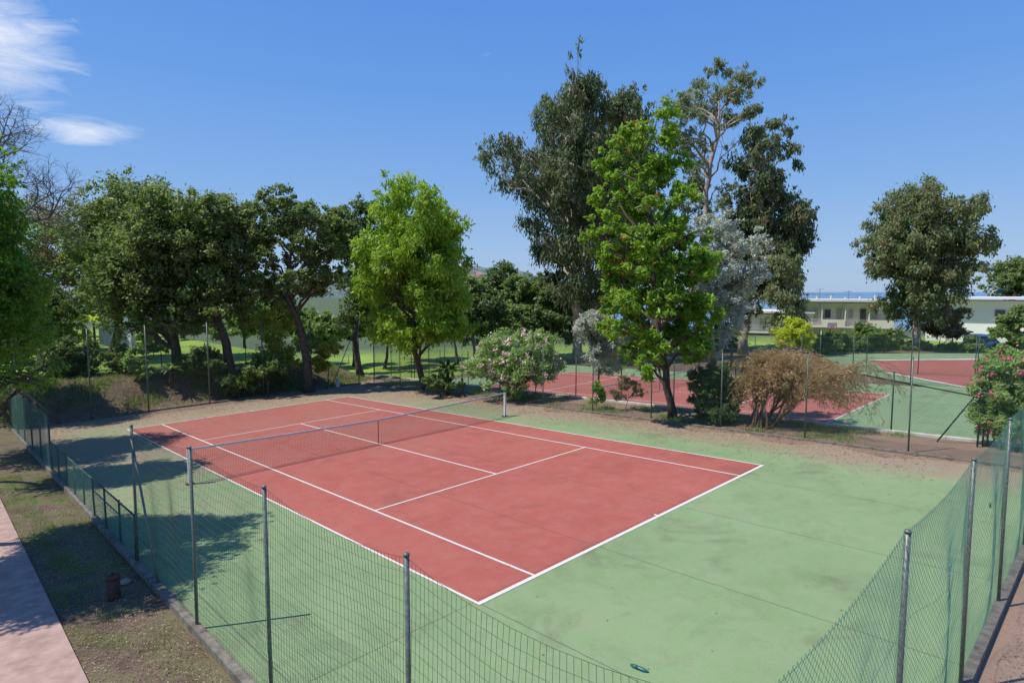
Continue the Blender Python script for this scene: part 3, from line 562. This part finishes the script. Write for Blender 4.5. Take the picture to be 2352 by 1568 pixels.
for (x,Yd,bl,n,lm,lb) in (
 (165,34,[(150,820,42,34),(190,840,36,30),(130,850,36,30),(185,805,28,18)],9000,'oakdark','dark rounded shrub on the soil bank at far left'),
 (275,35,[(270,822,26,24),(295,835,24,22),(255,840,20,18)],4000,'shrub','narrow leaved green shrub beside the leftmost oak trunk'),
 (320,34,[(315,830,24,30),(330,850,22,16)],3000,'olean','grey green shrub at the foot of the bank left of the broad oak'),
 (500,35,[(470,820,28,28),(495,840,30,20)],4500,'oakdark','dark shrub around the foot of the leaning oak trunks'),
 (640,38,[(620,740,38,40),(660,720,30,40),(630,800,40,34),(600,830,34,26),(670,820,30,34)],9000,'limeshrub','tall yellowish shrub left of the forked oak trunk'),
 (612,35.4,[(600,840,34,18),(640,848,30,16),(575,850,26,14)],5000,'shrub','low green shrub below the yellowish shrub'),
 (745,38,[(740,810,24,26),(760,800,20,22),(735,840,22,16)],4000,'limeshrub','small yellow green shrub right of the forked oak trunk'),
 (150,50,[(150,755,26,18),(180,745,20,16),(160,765,30,16)],4000,'limeshrub','clipped round bush left of the white garden wall'),
 (430,36,[(425,845,30,18),(450,850,22,14)],3000,'shrub','low green shrub just right of the broad oak trunk'),
 (350,45,[(340,790,26,16),(370,795,22,14)],2500,'shrub','small shrub on the lawn behind the broad oak'),
 (1010,33,[(1005,870,26,18),(1040,880,22,14)],2500,'oakdark','low dark shrub at the base of the lime green tree'),
 (545,35,[(530,880,30,16),(565,885,26,14)],3500,'shrub','low strappy plants at the foot of the bank behind the far baseline')):
    SH_(lb,x,Yd,bl,n,lm,rep=2)
for (x0,x1,y,ry,Yd,lm,lb) in ((120,340,712,22,64,'oakdark','dark hedge above the white garden wall at left'),(330,720,742,26,60,'shrub','hedge across the far side of the lawn behind the oak trunks'),(720,1060,752,22,56,'shrub','long green hedge across the lawn behind the lime green tree'),(1080,1330,765,26,63,'oakdark','dark hedge at the foot of the tall eucalyptus'),(1340,1700,770,34,66,'oakdark','tall dark hedge behind the second court and the silver tree'),(1880,2340,800,9,62,'shrub','low hedge line beyond the third court')):
    bl=[(x,y+random.uniform(-.25,.25)*ry,26*random.uniform(.8,1.2),ry*random.uniform(.8,1.2)) for x in range(x0,x1+1,26)]
    tree('hedge',lb,'hedge',(x0+x1)//2,Yd,bl,12000,(.27,.14),lm,rep=2,deep=.02,limbs=False)
tree('background_tree','brownish thin crowned tree behind the left edge foliage','tree',110,48,[(60,490,55,40),(110,525,60,50),(50,580,60,60),(120,620,55,60),(60,680,70,45),(150,665,45,36),(160,600,40,50)],18000,(.24,.09),'brownish',tr=.3,rep=2,shell=.2)
tree('background_tree','dark tree filling the gap at far left above the bank','tree',50,40,[(20,720,60,50),(70,770,45,40),(30,800,50,40),(90,700,40,40)],13000,(.22,.11),'oakdark',tr=.25,rep=2)
tree('locust_tree','bright green feathery tree hanging into the left edge of the picture','tree',-250,13,
 [(-30,330,34,36),(-60,390,60,50),(-8,440,34,45),(-40,500,60,50),(5,540,40,46),(35,610,48,46),(-30,640,90,60),(84,655,34,30),(35,705,58,44),(-40,760,80,60),(58,780,44,34),(12,850,56,40),(72,880,26,18),(-140,600,90,150),(-160,400,80,90),(-260,560,110,160),(-150,800,90,70)],88000,(.09,.036),'near',tr=.13,via=((-240,700),(-200,500)),clump=.26,shell=.35,rep=3,droop=.3,deep=.4,twigs=0)
tree('locust_tree','shaded green tree standing farther back at the left edge','tree',-60,22,[(-50,540,56,56),(15,645,48,48),(-60,680,80,60),(40,760,50,45),(-30,800,60,50),(70,830,36,34),(20,880,50,30),(-120,560,80,90),(-140,440,80,70),(-220,500,90,100),(-200,640,80,80)],46000,(.13,.055),'near',tr=.2,rep=3,clump=.3)
tree('locust_tree','leafy tree just outside the left edge shading the path and the soil strip','tree',-520,10.5,[(-330,560,110,90),(-420,430,120,100),(-560,520,120,120),(-300,400,100,80),(-450,650,110,80),(-660,600,110,100),(-250,500,80,70),(-560,330,120,90),(-700,430,100,100)],56000,(.11,.05),'near',tr=.16,rep=3,clump=.34)
tree('locust_tree','leafy tree outside the left edge whose shade falls beside the left net post','tree',-230,18,[(-130,430,70,60),(-160,520,80,60),(-220,450,80,70),(-120,580,60,50),(-250,560,80,70),(-190,360,70,50)],34000,(.15,.07),'near',tr=.18,rep=3,clump=.32)
tree('locust_tree','leafy tree outside the left edge shading the far left corner of the court','tree',-120,29,[(-70,520,70,60),(-130,600,80,70),(-30,600,50,50),(-40,680,70,60),(-160,500,70,70)],22000,(.17,.08),'near',tr=.2,rep=3,clump=.3)
def bare(label,base,Y,top):
    b0=atY(base,700,Y); b0[2]=h1(b0[0],Y); t=thing('bare_tree',b0,label,'tree'); mb=MB(); tp=atY(*top,Y); rs=np.random.default_rng(5); st=random.getstate(); random.seed(11)
    def br(p,d,L_,r,lev,idx=0):
        pts=[p]; q=p.copy(); dd=d.copy()
        for k in range(4):
            dd=dd+np.array([random.gauss(0,.11),random.gauss(0,.11),random.gauss(0.0,.07)]); dd/=np.linalg.norm(dd); q=q+dd*L_/4; pts.append(q.copy())
        mb.tube(pts,[r*(1-.4*k/4) for k in range(5)],5 if lev<3 else 3,False)
        if lev>=6: return
        nch=(8,4,4,3,3,3)[lev]
        for k in range(nch):
            if lev==0:
                a_=2*math.pi*k/nch+.4; e_=(.25,.9)[k%2]; nd_=np.array([math.cos(a_)*math.cos(e_),math.sin(a_)*math.cos(e_),math.sin(e_)])
            else:
                w=rs.normal(size=3); w/=np.linalg.norm(w); nd_=dd*.8+w*.8; nd_[2]+=.12; nd_/=np.linalg.norm(nd_)
            br(pts[random.choice((2,3,4,4))] if lev else pts[random.choice((3,4,4))],nd_,L_*random.uniform(.6,.76) if lev else 2.15,r*.56 if lev else .10,lev+1)
    dv=tp-b0; L_=np.linalg.norm(dv)
    br(b0,dv/L_,L_,.22,0); random.setstate(st); mb.build('branches','twig',t); return t
bare('leafless grey tree with fine twigs against the sky at upper left',90,36,(62,400))
def fan(name,label,px,py,Y,n,Lb,trunk=0,m='palm',up=.5):
    c=atY(px,py,Y); zg=h1(c[0],Y); t=thing(name,(c[0],Y,zg),label,'plant'); mb=MB()
    for k in range(n):
        w=2*math.pi*k/n+random.random(); e=random.uniform(-.2,1.2)*up+.2; d=np.array([math.cos(w)*math.cos(e),math.sin(w)*math.cos(e),math.sin(e)])
        s=np.cross(d,(0,0,1)); s/=np.linalg.norm(s)+1e-6; wd=Lb*.06
        pts=[c+d*Lb*f-np.array([0,0,Lb*.35*f*f]) for f in (0,.35,.7,1)]
        for a,b,w0,w1 in zip(pts[:-1],pts[1:],(wd,wd*1.2,wd*.7),(wd*1.2,wd*.7,.01)): mb.poly([a-s*w0,a+s*w0,b+s*w1,b-s*w1])
    mb.build('fronds',m,t); MB().tube([(c[0],Y,zg-.1),(c[0],Y,(zg+c[2])/2),tuple(c)],[.12,.1,.1],7).build('stem','bark',t,True)
fan('palm','small fan palm behind the second court',1682,768,50,44,2.0)
fan('palm','short feathery palm against the second court fence left of the sapling',1028,850,34,50,1.6,m='oakdark')
fan('yucca','yellowish spiky yucca left above the white garden wall',215,735,54,40,1.5,m='yellow')
fan('yucca','spiky yucca at the right end of the white garden wall',262,738,56,34,1.4)
fan('yucca','spiky plant at the foot of the broad oak on the bank',392,848,34.5,40,.9,m='olean')
# ---------------------------------------------------------------- leaf litter and grass
def litter(label,n,fuv,zoff,sz=.05,m='litter'):
    uu,vv=fuv(n); X,Y=XY(uu,vv); Z=hz(X,Y); Z=np.maximum(Z,plane(X,Y)*(uu<17.5)+(-99)*(uu>=17.5))+zoff
    Pp=np.stack([X,Y,Z],-1); a=rng.random(len(X))*6.28; T=np.stack([np.cos(a),np.sin(a),rng.normal(size=len(a))*.25],-1); Sd=np.stack([-np.sin(a),np.cos(a),rng.normal(size=len(a))*.25],-1)
    s=(sz*(.4+.9*rng.random(len(a))))[:,None]; V=np.stack([Pp-T*s,Pp+Sd*s*.4,Pp+T*s,Pp-Sd*s*.4],1); o=npmesh('fallen_leaves',V,4,m); o['kind']='stuff'; return tag(o,label,'leaves')
litter('dry fallen leaves scattered along the right edge of the near court',19000,lambda n:(15.2-np.abs(rng.normal(size=n))*1.7,rng.random(n)**.8*32-4),.015,.032)
litter('dry fallen leaves drifted behind the far baseline',14000,lambda n:(rng.random(n)*17-3,28.6-np.abs(rng.normal(size=n))*2.2),.015,.035)
litter('dry leaf litter on the soil strip beside the pink path',9000,lambda n:(UL-.15-np.abs(rng.random(n))*1.35,rng.random(n)*20-7),.015,.018)
litter('sparse single leaves scattered over the playing surface',420,lambda n:(rng.random(n)*16-3,rng.random(n)*32-5),.014,.022)
litter('dry leaves blown along the left side strip inside the fence',2500,lambda n:(UL+.1+np.abs(rng.normal(size=n))*.9,7+rng.random(n)*21),.014,.028)
litter('leaf litter on the soil bank under the oaks',14000,lambda n:(rng.random(n)*22-6,29+rng.random(n)*5),.02,.05)
litter('leaf litter on the orange soil outside the lower right fence',3000,lambda n:(rng.random(n)*14-2,VB-.2-np.abs(rng.normal(size=n))*.8),.02,.02)
def blades(label,n,fuv,hgt,m,w=.004):
    uu,vv=fuv(n); X,Y=XY(uu,vv); Z=hz(X,Y)-.005-.04*((uu>-4.3)&(uu<14.9)&(vv<28.6))
    Pp=np.stack([X,Y,Z],-1); a=rng.random(len(X))*6.28; Sd=np.stack([np.cos(a),np.sin(a),0*a],-1)*w; T=np.stack([rng.normal(size=len(a))*.5,rng.normal(size=len(a))*.5,np.ones(len(a))],-1)*(hgt*(.4+rng.random(len(a))))[:,None]
    V=np.stack([Pp-Sd,Pp+Sd,Pp+T],1); o=npmesh('grass',V,3,m); o['kind']='stuff'; return tag(o,label,'grass')
def cl_(n):
    c=rng.random((90,2))**np.array([1,.8])*np.array([1.3,22])+np.array([-5.0,-4]); k=rng.integers(0,90,n); p=c[k]+rng.normal(size=(n,2))*np.array([.12,.25]); return np.clip(p[:,0],-5.0,UL-.14),p[:,1]
blades('short patchy grass and moss on the strip beside the pink path',24000,cl_,.04,'shrub',.005)
def cb_(n):
    c=rng.random((90,2))*np.array([22,3.6])+np.array([-6,29.4]); k=rng.integers(0,90,n); p=c[k]+rng.normal(size=(n,2))*.3; return p[:,0],p[:,1]
blades('tufts of green weeds growing on the brown bank behind the far fence',14000,cb_,.2,'shrub',.015)
def cr2(n):
    c=rng.random((70,2))*np.array([2.6,30])+np.array([15.0,-2]); k=rng.integers(0,70,n); p=c[k]+rng.normal(size=(n,2))*.25; return np.clip(p[:,0],14.95,17.4),p[:,1]
blades('weeds in the soil strip between the near court and the second court',9000,cr2,.14,'olean',.012)
# ---------------------------------------------------------------- buildings
def bld(name,label,Y,x0,x1,ytop,h,m,floors,depth=8,n=6,balc=True,rot=-.42):
    a=atY(x0,ytop,Y);b=atY(x1,ytop,Y); zt=a[2]; w=(b[0]-a[0])/math.cos(rot); cx=(a[0]+b[0])/2; t=thing(name,(cx,Y,zt-h),label,'building')
    MB().box((cx,Y+depth/2,zt-h/2-.15),(w,depth,h-.3)).build('wall',m,t)
    MB().box((cx,Y+depth/2-.5,zt),(w+.5,depth+1.4,.26)).build('roof',m,t)
    fh=h/floors
    for f in range(floors if balc else 0):
        zc=zt-.3-fh*f-fh*.5
        for k in range(n):
            x=cx-w/2+w*(k+.5)/n; ww=w/n*(.42,.3,.5)[k%3]; hh_=fh*(.58 if k%2 else .34)
            fr=MB().box((x,Y-.04,zc+(-.1 if k%2 else .15)),(ww+.16,.06,hh_+.16)).build('window','rail',t)
            MB().box((x,Y-.09,zc+(-.1 if k%2 else .15)),(ww,.03,hh_)).build('pane','glass' if (k*5+f)%3==1 else 'shutter',fr)
        zb_=zt-.3-fh*(f+1)+.1
        MB().box((cx,Y-.5,zb_),(w+.2,.95,.22)).build('balcony_slab',m,t)
        for q in range(n//2):
            xa=cx-w/2+w*q/(n//2); wd=w/(n//2)
            if q%2: MB().box((xa+wd/2,Y-.92,zb_+.5),(wd*.98,.1,.85)).build('balcony_parapet',m,t)
            else:
                rl=MB()
                for z_ in range(5): rl.box((xa+wd/2,Y-.92,zb_+.25+z_*.18),(wd*.96,.03,.03))
                rl.build('balcony_railing','rail',t)
        for q in range(0,n//2+1,1): MB().box((cx-w/2+w*q/(n//2)*.995,Y-.44,zc),(.14,.75,fh-.34)).build('dividing_wall',m,t)
    t.rotation_euler[2]=rot
    return t,cx,zt
t,cx,zt=bld('apartment_building','long cream apartment building with balconies left of the solitary eucalyptus',80,1855,2030,690,6.4,'render',2,n=8)
for k in range(7): 
    x=cx-5+k*1.7; MB().tube([(x,82,zt+.1),(x,82,zt+.4+.15*(k%3))],[.14,.1],6).build('roof_vent','rail',t)
for k in range(3):
    x=cx-3+k*3.4; MB().tube([(x,81,zt+.1),(x,81,zt+1.6-k*.3)],.03,4).tube([(x-.5,81,zt+1.4-k*.3),(x+.5,81,zt+1.5-k*.3)],.025,4).build('antenna','pipe',t)
bld('apartment_building','lower cream apartment wing behind the small palm',84,1700,1850,716,5.2,'render',2,n=4)
t,cx,zt=bld('low_house','bright white flat roofed house at the right edge',70,2196,2480,685,6.5,'render2',2,n=4,balc=False,rot=-.6)
for k,xo in enumerate((-5.5,-1.5,3)):
    fr=MB().box((cx+xo,69.97,zt-1.7),(1.1,.08,.9)).build('window','rail',t); MB().box((cx+xo,69.9,zt-1.7),(.9,.06,.7)).build('pane','glass',fr)
bl=atY(285,700,75); t=thing('garden_house',(bl[0],75,0),'cream house with terracotta roof glimpsed between the left trees','house')
MB().box((bl[0],78,bl[2]-1.2),(5,5,4)).build('wall','render',t)
z1=bl[2]+.8; r=MB(); x=bl[0]; r.poly([(x-3,75,z1),(x+3,75,z1),(x+1.4,78,z1+1.1),(x-1.4,78,z1+1.1)]).poly([(x+3,75,z1),(x+3,81,z1),(x+1.4,78,z1+1.1)]).poly([(x-3,81,z1),(x-3,75,z1),(x-1.4,78,z1+1.1)]).poly([(x+3,81,z1),(x-3,81,z1),(x-1.4,78,z1+1.1),(x+1.4,78,z1+1.1)]); r.build('roof','tile',t)
MB().box((x-.8,75.45,bl[2]-.4),(.9,.06,1.1)).build('window','glass',t)
a=atY(203,748,50);b=atY(330,745,50); t=thing('garden_wall',((a[0]+b[0])/2,50,a[2]-1.7),'white rendered garden wall beyond the lawn at left','wall')
MB().box(((a[0]+b[0])/2,50,a[2]-.8),(b[0]-a[0]+.6,.3,1.7)).build('wall_face','gwall',t); MB().box(((a[0]+b[0])/2,50,a[2]+.09),(b[0]-a[0]+.7,.42,.08)).build('coping','render',t); t.rotation_euler[2]=-.55
# ---------------------------------------------------------------- small things
b0=gnd(262,1370); t=thing('garden_bollard',b0,'rusty brown cylindrical bollard on the soil strip beside the pink path','bollard')
MB().tube([b0+np.array([0,0,z]) for z in (-.05,.02,.36)],[.11,.105,.105],18).build('body','rust',t,True)
MB().tube([b0+np.array([0,0,z]) for z in (.36,.375,.40,.41)],[.118,.12,.11,.05],18).build('cap','rust',t,True)
MB().tube([b0+np.array([0,0,z]) for z in (.41,.45,.46)],[.02,.02,.01],8).build('knob','rust',t,True)
b1=gnd(288,1335)
bm=bmesh.new(); bmesh.ops.create_icosphere(bm,subdivisions=3,radius=.11)
for q in bm.verts: q.co*=1+.18*math.sin(q.co.x*30)*math.cos(q.co.y*23+1); q.co.z*=.5
me=bpy.data.meshes.new('stone'); bm.to_mesh(me); bm.free(); o=link('stone',me,'rock',None); o.location=b1+np.array([0,0,.0]); tag(o,'small pinkish stone just behind the rusty bollard','stone')
c=np.array(P(UL+.03,-5.42,2.80)); t=thing('wire_tensioner',c,'green wire tensioner clipped to the sagging top wire at the bottom of the picture','wire tensioner')
MB().tube([c+np.array([-.04,.035,.0]),c+np.array([-.025,.02,0]),c+np.array([.025,-.02,0]),c+np.array([.05,-.04,0])],[.008,.013,.013,.005],8).build('body','clamp',t,True); MB().tube([c+np.array([-.02,.0,.0]),c+np.array([-.02,-.03,.03])],.006,7).build('ratchet','pipedark',t,True)
c=np.array(P(4.2,VB+.03,1.9)); t=thing('padlock',c,'small rusty padlock hanging in the chain link at lower right','padlock')
MB().box(c,(.05,.02,.045),YAW).build('body','rust',t); MB().tube([c+np.array([.015*math.cos(w),.015*math.sin(w)*.7,.022+.03*math.sin(w)]) for w in np.linspace(0,math.pi,7)],.004,5).build('shackle','pipe',t)
Yb=57; c=atY(1911,748,Yb); t=thing('basketball_hoop',(c[0],Yb,h1(c[0],Yb)),'white basketball backboard with red border in front of the apartment building','basketball hoop')
w_,h_=.8,.5
MB().box(c,(w_,.05,h_)).build('backboard','white',t)
mb=MB()
for dx,dz,a_,b_ in ((0,h_/2,w_+.04,.05),(0,-h_/2,w_+.04,.05),(-w_/2,0,.05,h_-.06),(w_/2,0,.05,h_-.06)): mb.box(c+np.array([dx,-.04,dz]),(a_,.02,b_))
for dx,dz,a_,b_ in ((0,.06,.3,.03),(0,-.16,.3,.03),(-.15,-.05,.03,.18),(.15,-.05,.03,.18)): mb.box(c+np.array([dx,-.04,dz]),(a_,.02,b_))
mb.build('border','red',t)
MB().tube([c+np.array([.2*math.cos(w),-.3+.2*math.sin(w),-.2]) for w in np.linspace(0,6.283,13)],.015,5).build('rim','red',t)
MB().tube([(c[0],Yb+.3,h1(c[0],Yb)-.1),(c[0],Yb+.3,c[2]),(c[0],Yb+.05,c[2]+.1)],.06,7).build('pole','pipe',t,True)
Yv=64; c=atY(2256,803,Yv); x,z=c[0],c[2]; t=thing('parked_van',(x,Yv,z),'small pale van parked beyond the third court near the white building','van')
prof=[(-1.9,.35),(-1.95,.75),(-1.75,.95),(-1.2,1.05),(-.7,1.6),(-.3,1.75),(1.8,1.75),(1.95,1.5),(2.0,.35)]
prof=[(a,b*.9) for a,b in prof]
mb=MB(); rz=1.42; cr,sr=math.cos(rz),math.sin(rz)
def vp(l,s,zz): return (x+l*cr-s*sr,Yv+l*sr+s*cr,z+zz)
n=len(prof); Lf=[vp(a,-.8,b) for a,b in prof];Rt=[vp(a,.8,b) for a,b in prof]; mb.poly(Lf).poly(Rt[::-1])
for k in range(n): mb.poly([Lf[k],Rt[k],Rt[(k+1)%n],Lf[(k+1)%n]])
mb.build('body','van',t)
MB().poly([vp(-1.22,-.68,.99),vp(-1.22,.68,.99),vp(-.75,.62,1.45),vp(-.75,-.62,1.45)]).build('windscreen','glass',t)
for s in (-.81,.81):
    MB().poly([vp(-.9,s,1.0),vp(.2,s,1.0),vp(.2,s,1.44),vp(-.55,s,1.44)]).build('side_window','glass',t)
    for l in (-1.3,1.3): MB().tube([vp(l,s-.1*np.sign(s),.30),vp(l,s+.04*np.sign(s),.30)],.30,14).build('wheel','tyre',t)
    MB().box(vp(-1.93,s*.75,.70),(.08,.3,.14),rz).build('headlight','white',t)
Yl=85; c=atY(2276,668,Yl); t=thing('street_lamp',(c[0],Yl,h1(c[0],Yl)),'thin street lamp with blue white head above the white roof at right','street lamp')
MB().tube([(c[0],Yl,h1(c[0],Yl)),(c[0],Yl,c[2]-.5),(c[0]+.3,Yl,c[2]-.05),(c[0]+1.1,Yl,c[2]+.2)],[.09,.06,.05,.04],7).build('pole','rail',t,True)
MB().box((c[0]+1.3,Yl,c[2]+.25),(.9,.3,.14)).build('lamp_head','blue',t)
c=atY(775,830,39); zz=h1(c[0],39); t=thing('garden_tap',(c[0],39,zz),'small white standpipe on the lawn right of the forked oak','standpipe')
MB().box((c[0],39,zz+.3),(.18,.18,.6)).build('pillar','gwall',t); MB().tube([(c[0],38.9,zz+.5),(c[0],38.75,zz+.5),(c[0],38.75,zz+.42)],.02,6).build('tap','pipe',t)
# ---------------------------------------------------------------- camera, light, sky
cam=bpy.data.objects.new('camera',bpy.data.cameras.new('camera')); COL.objects.link(cam); bpy.context.scene.camera=cam
cam.location=(0,0,H); cam.rotation_euler=(math.pi/2-PITCH,0,0); cam.data.sensor_width=36; cam.data.lens=F/2352*36; cam.data.shift_y=SH/2352; cam.data.clip_end=60000
sv=np.array([-1.72,-.36,3.0]); sv/=np.linalg.norm(sv); el=math.asin(sv[2]); az=math.atan2(sv[0],sv[1])
sl=bpy.data.lights.new('sun','SUN'); sl.energy=4.8; sl.angle=math.radians(.5); sl.color=(1,.95,.85); so=bpy.data.objects.new('sun',sl); COL.objects.link(so)
so.rotation_euler=Vector(tuple(-sv)).to_track_quat('-Z','Y').to_euler()
w=bpy.data.worlds.new('World'); bpy.context.scene.world=w; w.use_nodes=True; nt=w.node_tree; bg=nt.nodes['Background']
sk=nd(nt,'ShaderNodeTexSky',sky_type='NISHITA'); sk.sun_disc=False; sk.sun_elevation=el; sk.sun_rotation=az; sk.altitude=20; sk.air_density=1.0; sk.dust_density=.4; sk.ozone_density=2.0
tc=nd(nt,'ShaderNodeTexCoord').outputs['Generated']
sz=nd(nt,'ShaderNodeSeparateXYZ'); nt.links.new(tc,sz.inputs[0])
cr_=nd(nt,'ShaderNodeValToRGB'); el_=cr_.color_ramp.elements
stops=((0,(.36,.52,.76)),(.06,(.32,.50,.80)),(.16,(.22,.43,.82)),(.3,(.135,.345,.82)),(.5,(.08,.265,.77)),(1,(.04,.16,.55)))
while len(el_)<len(stops): el_.new(.5)
for e_,(p_,c_) in zip(el_,stops): e_.position=p_; e_.color=c_+(1,)
nt.links.new(sz.outputs[2],cr_.inputs[0])
gr=mix(nt,1.0,cr_.outputs[0],(8.4,8.4,8.4),'MULTIPLY')
def blob(px,py,r0,sx=1,sz=1):
    d=np.array(ray(px,py)); d/=np.linalg.norm(d)
    s=nd(nt,'ShaderNodeVectorMath',operation='SUBTRACT'); nt.links.new(tc,s.inputs[0]); s.inputs[1].default_value=tuple(d)
    m_=nd(nt,'ShaderNodeVectorMath',operation='MULTIPLY'); nt.links.new(s.outputs[0],m_.inputs[0]); m_.inputs[1].default_value=(1/sx,1,1/sz)
    l=nd(nt,'ShaderNodeVectorMath',operation='LENGTH'); nt.links.new(m_.outputs[0],l.inputs[0]); return rng_(nt,l.outputs['Value'],0,r0,1,0)
mp=nd(nt,'ShaderNodeVectorMath',operation='MULTIPLY'); nt.links.new(tc,mp.inputs[0]); mp.inputs[1].default_value=(1,1,3.2)
nz=noise(nt,mp.outputs[0],10,8,.68,.8)
ms=math_(nt,'MAXIMUM',math_(nt,'MAXIMUM',blob(0,90,.14,.9,1.0),blob(205,302,.10,1.1,.3)),math_(nt,'MULTIPLY',blob(1180,128,.2,1,.10),.3))
ms=math_(nt,'MAXIMUM',ms,math_(nt,'MULTIPLY',blob(20,190,.10,1.2,.5),.7))
cl=rng_(nt,math_(nt,'ADD',math_(nt,'MULTIPLY',ms,.75),nz),.78,1.35,0,.85)
c=mix(nt,.15,gr,sk.outputs[0]); c=mix(nt,cl,c,(8.0,8.2,8.6)); nt.links.new(c,bg.inputs[0]); bg.inputs[1].default_value=.12
sc=bpy.context.scene; sc.view_settings.view_transform='Standard'; sc.view_settings.look='None'; sc.view_settings.exposure=0
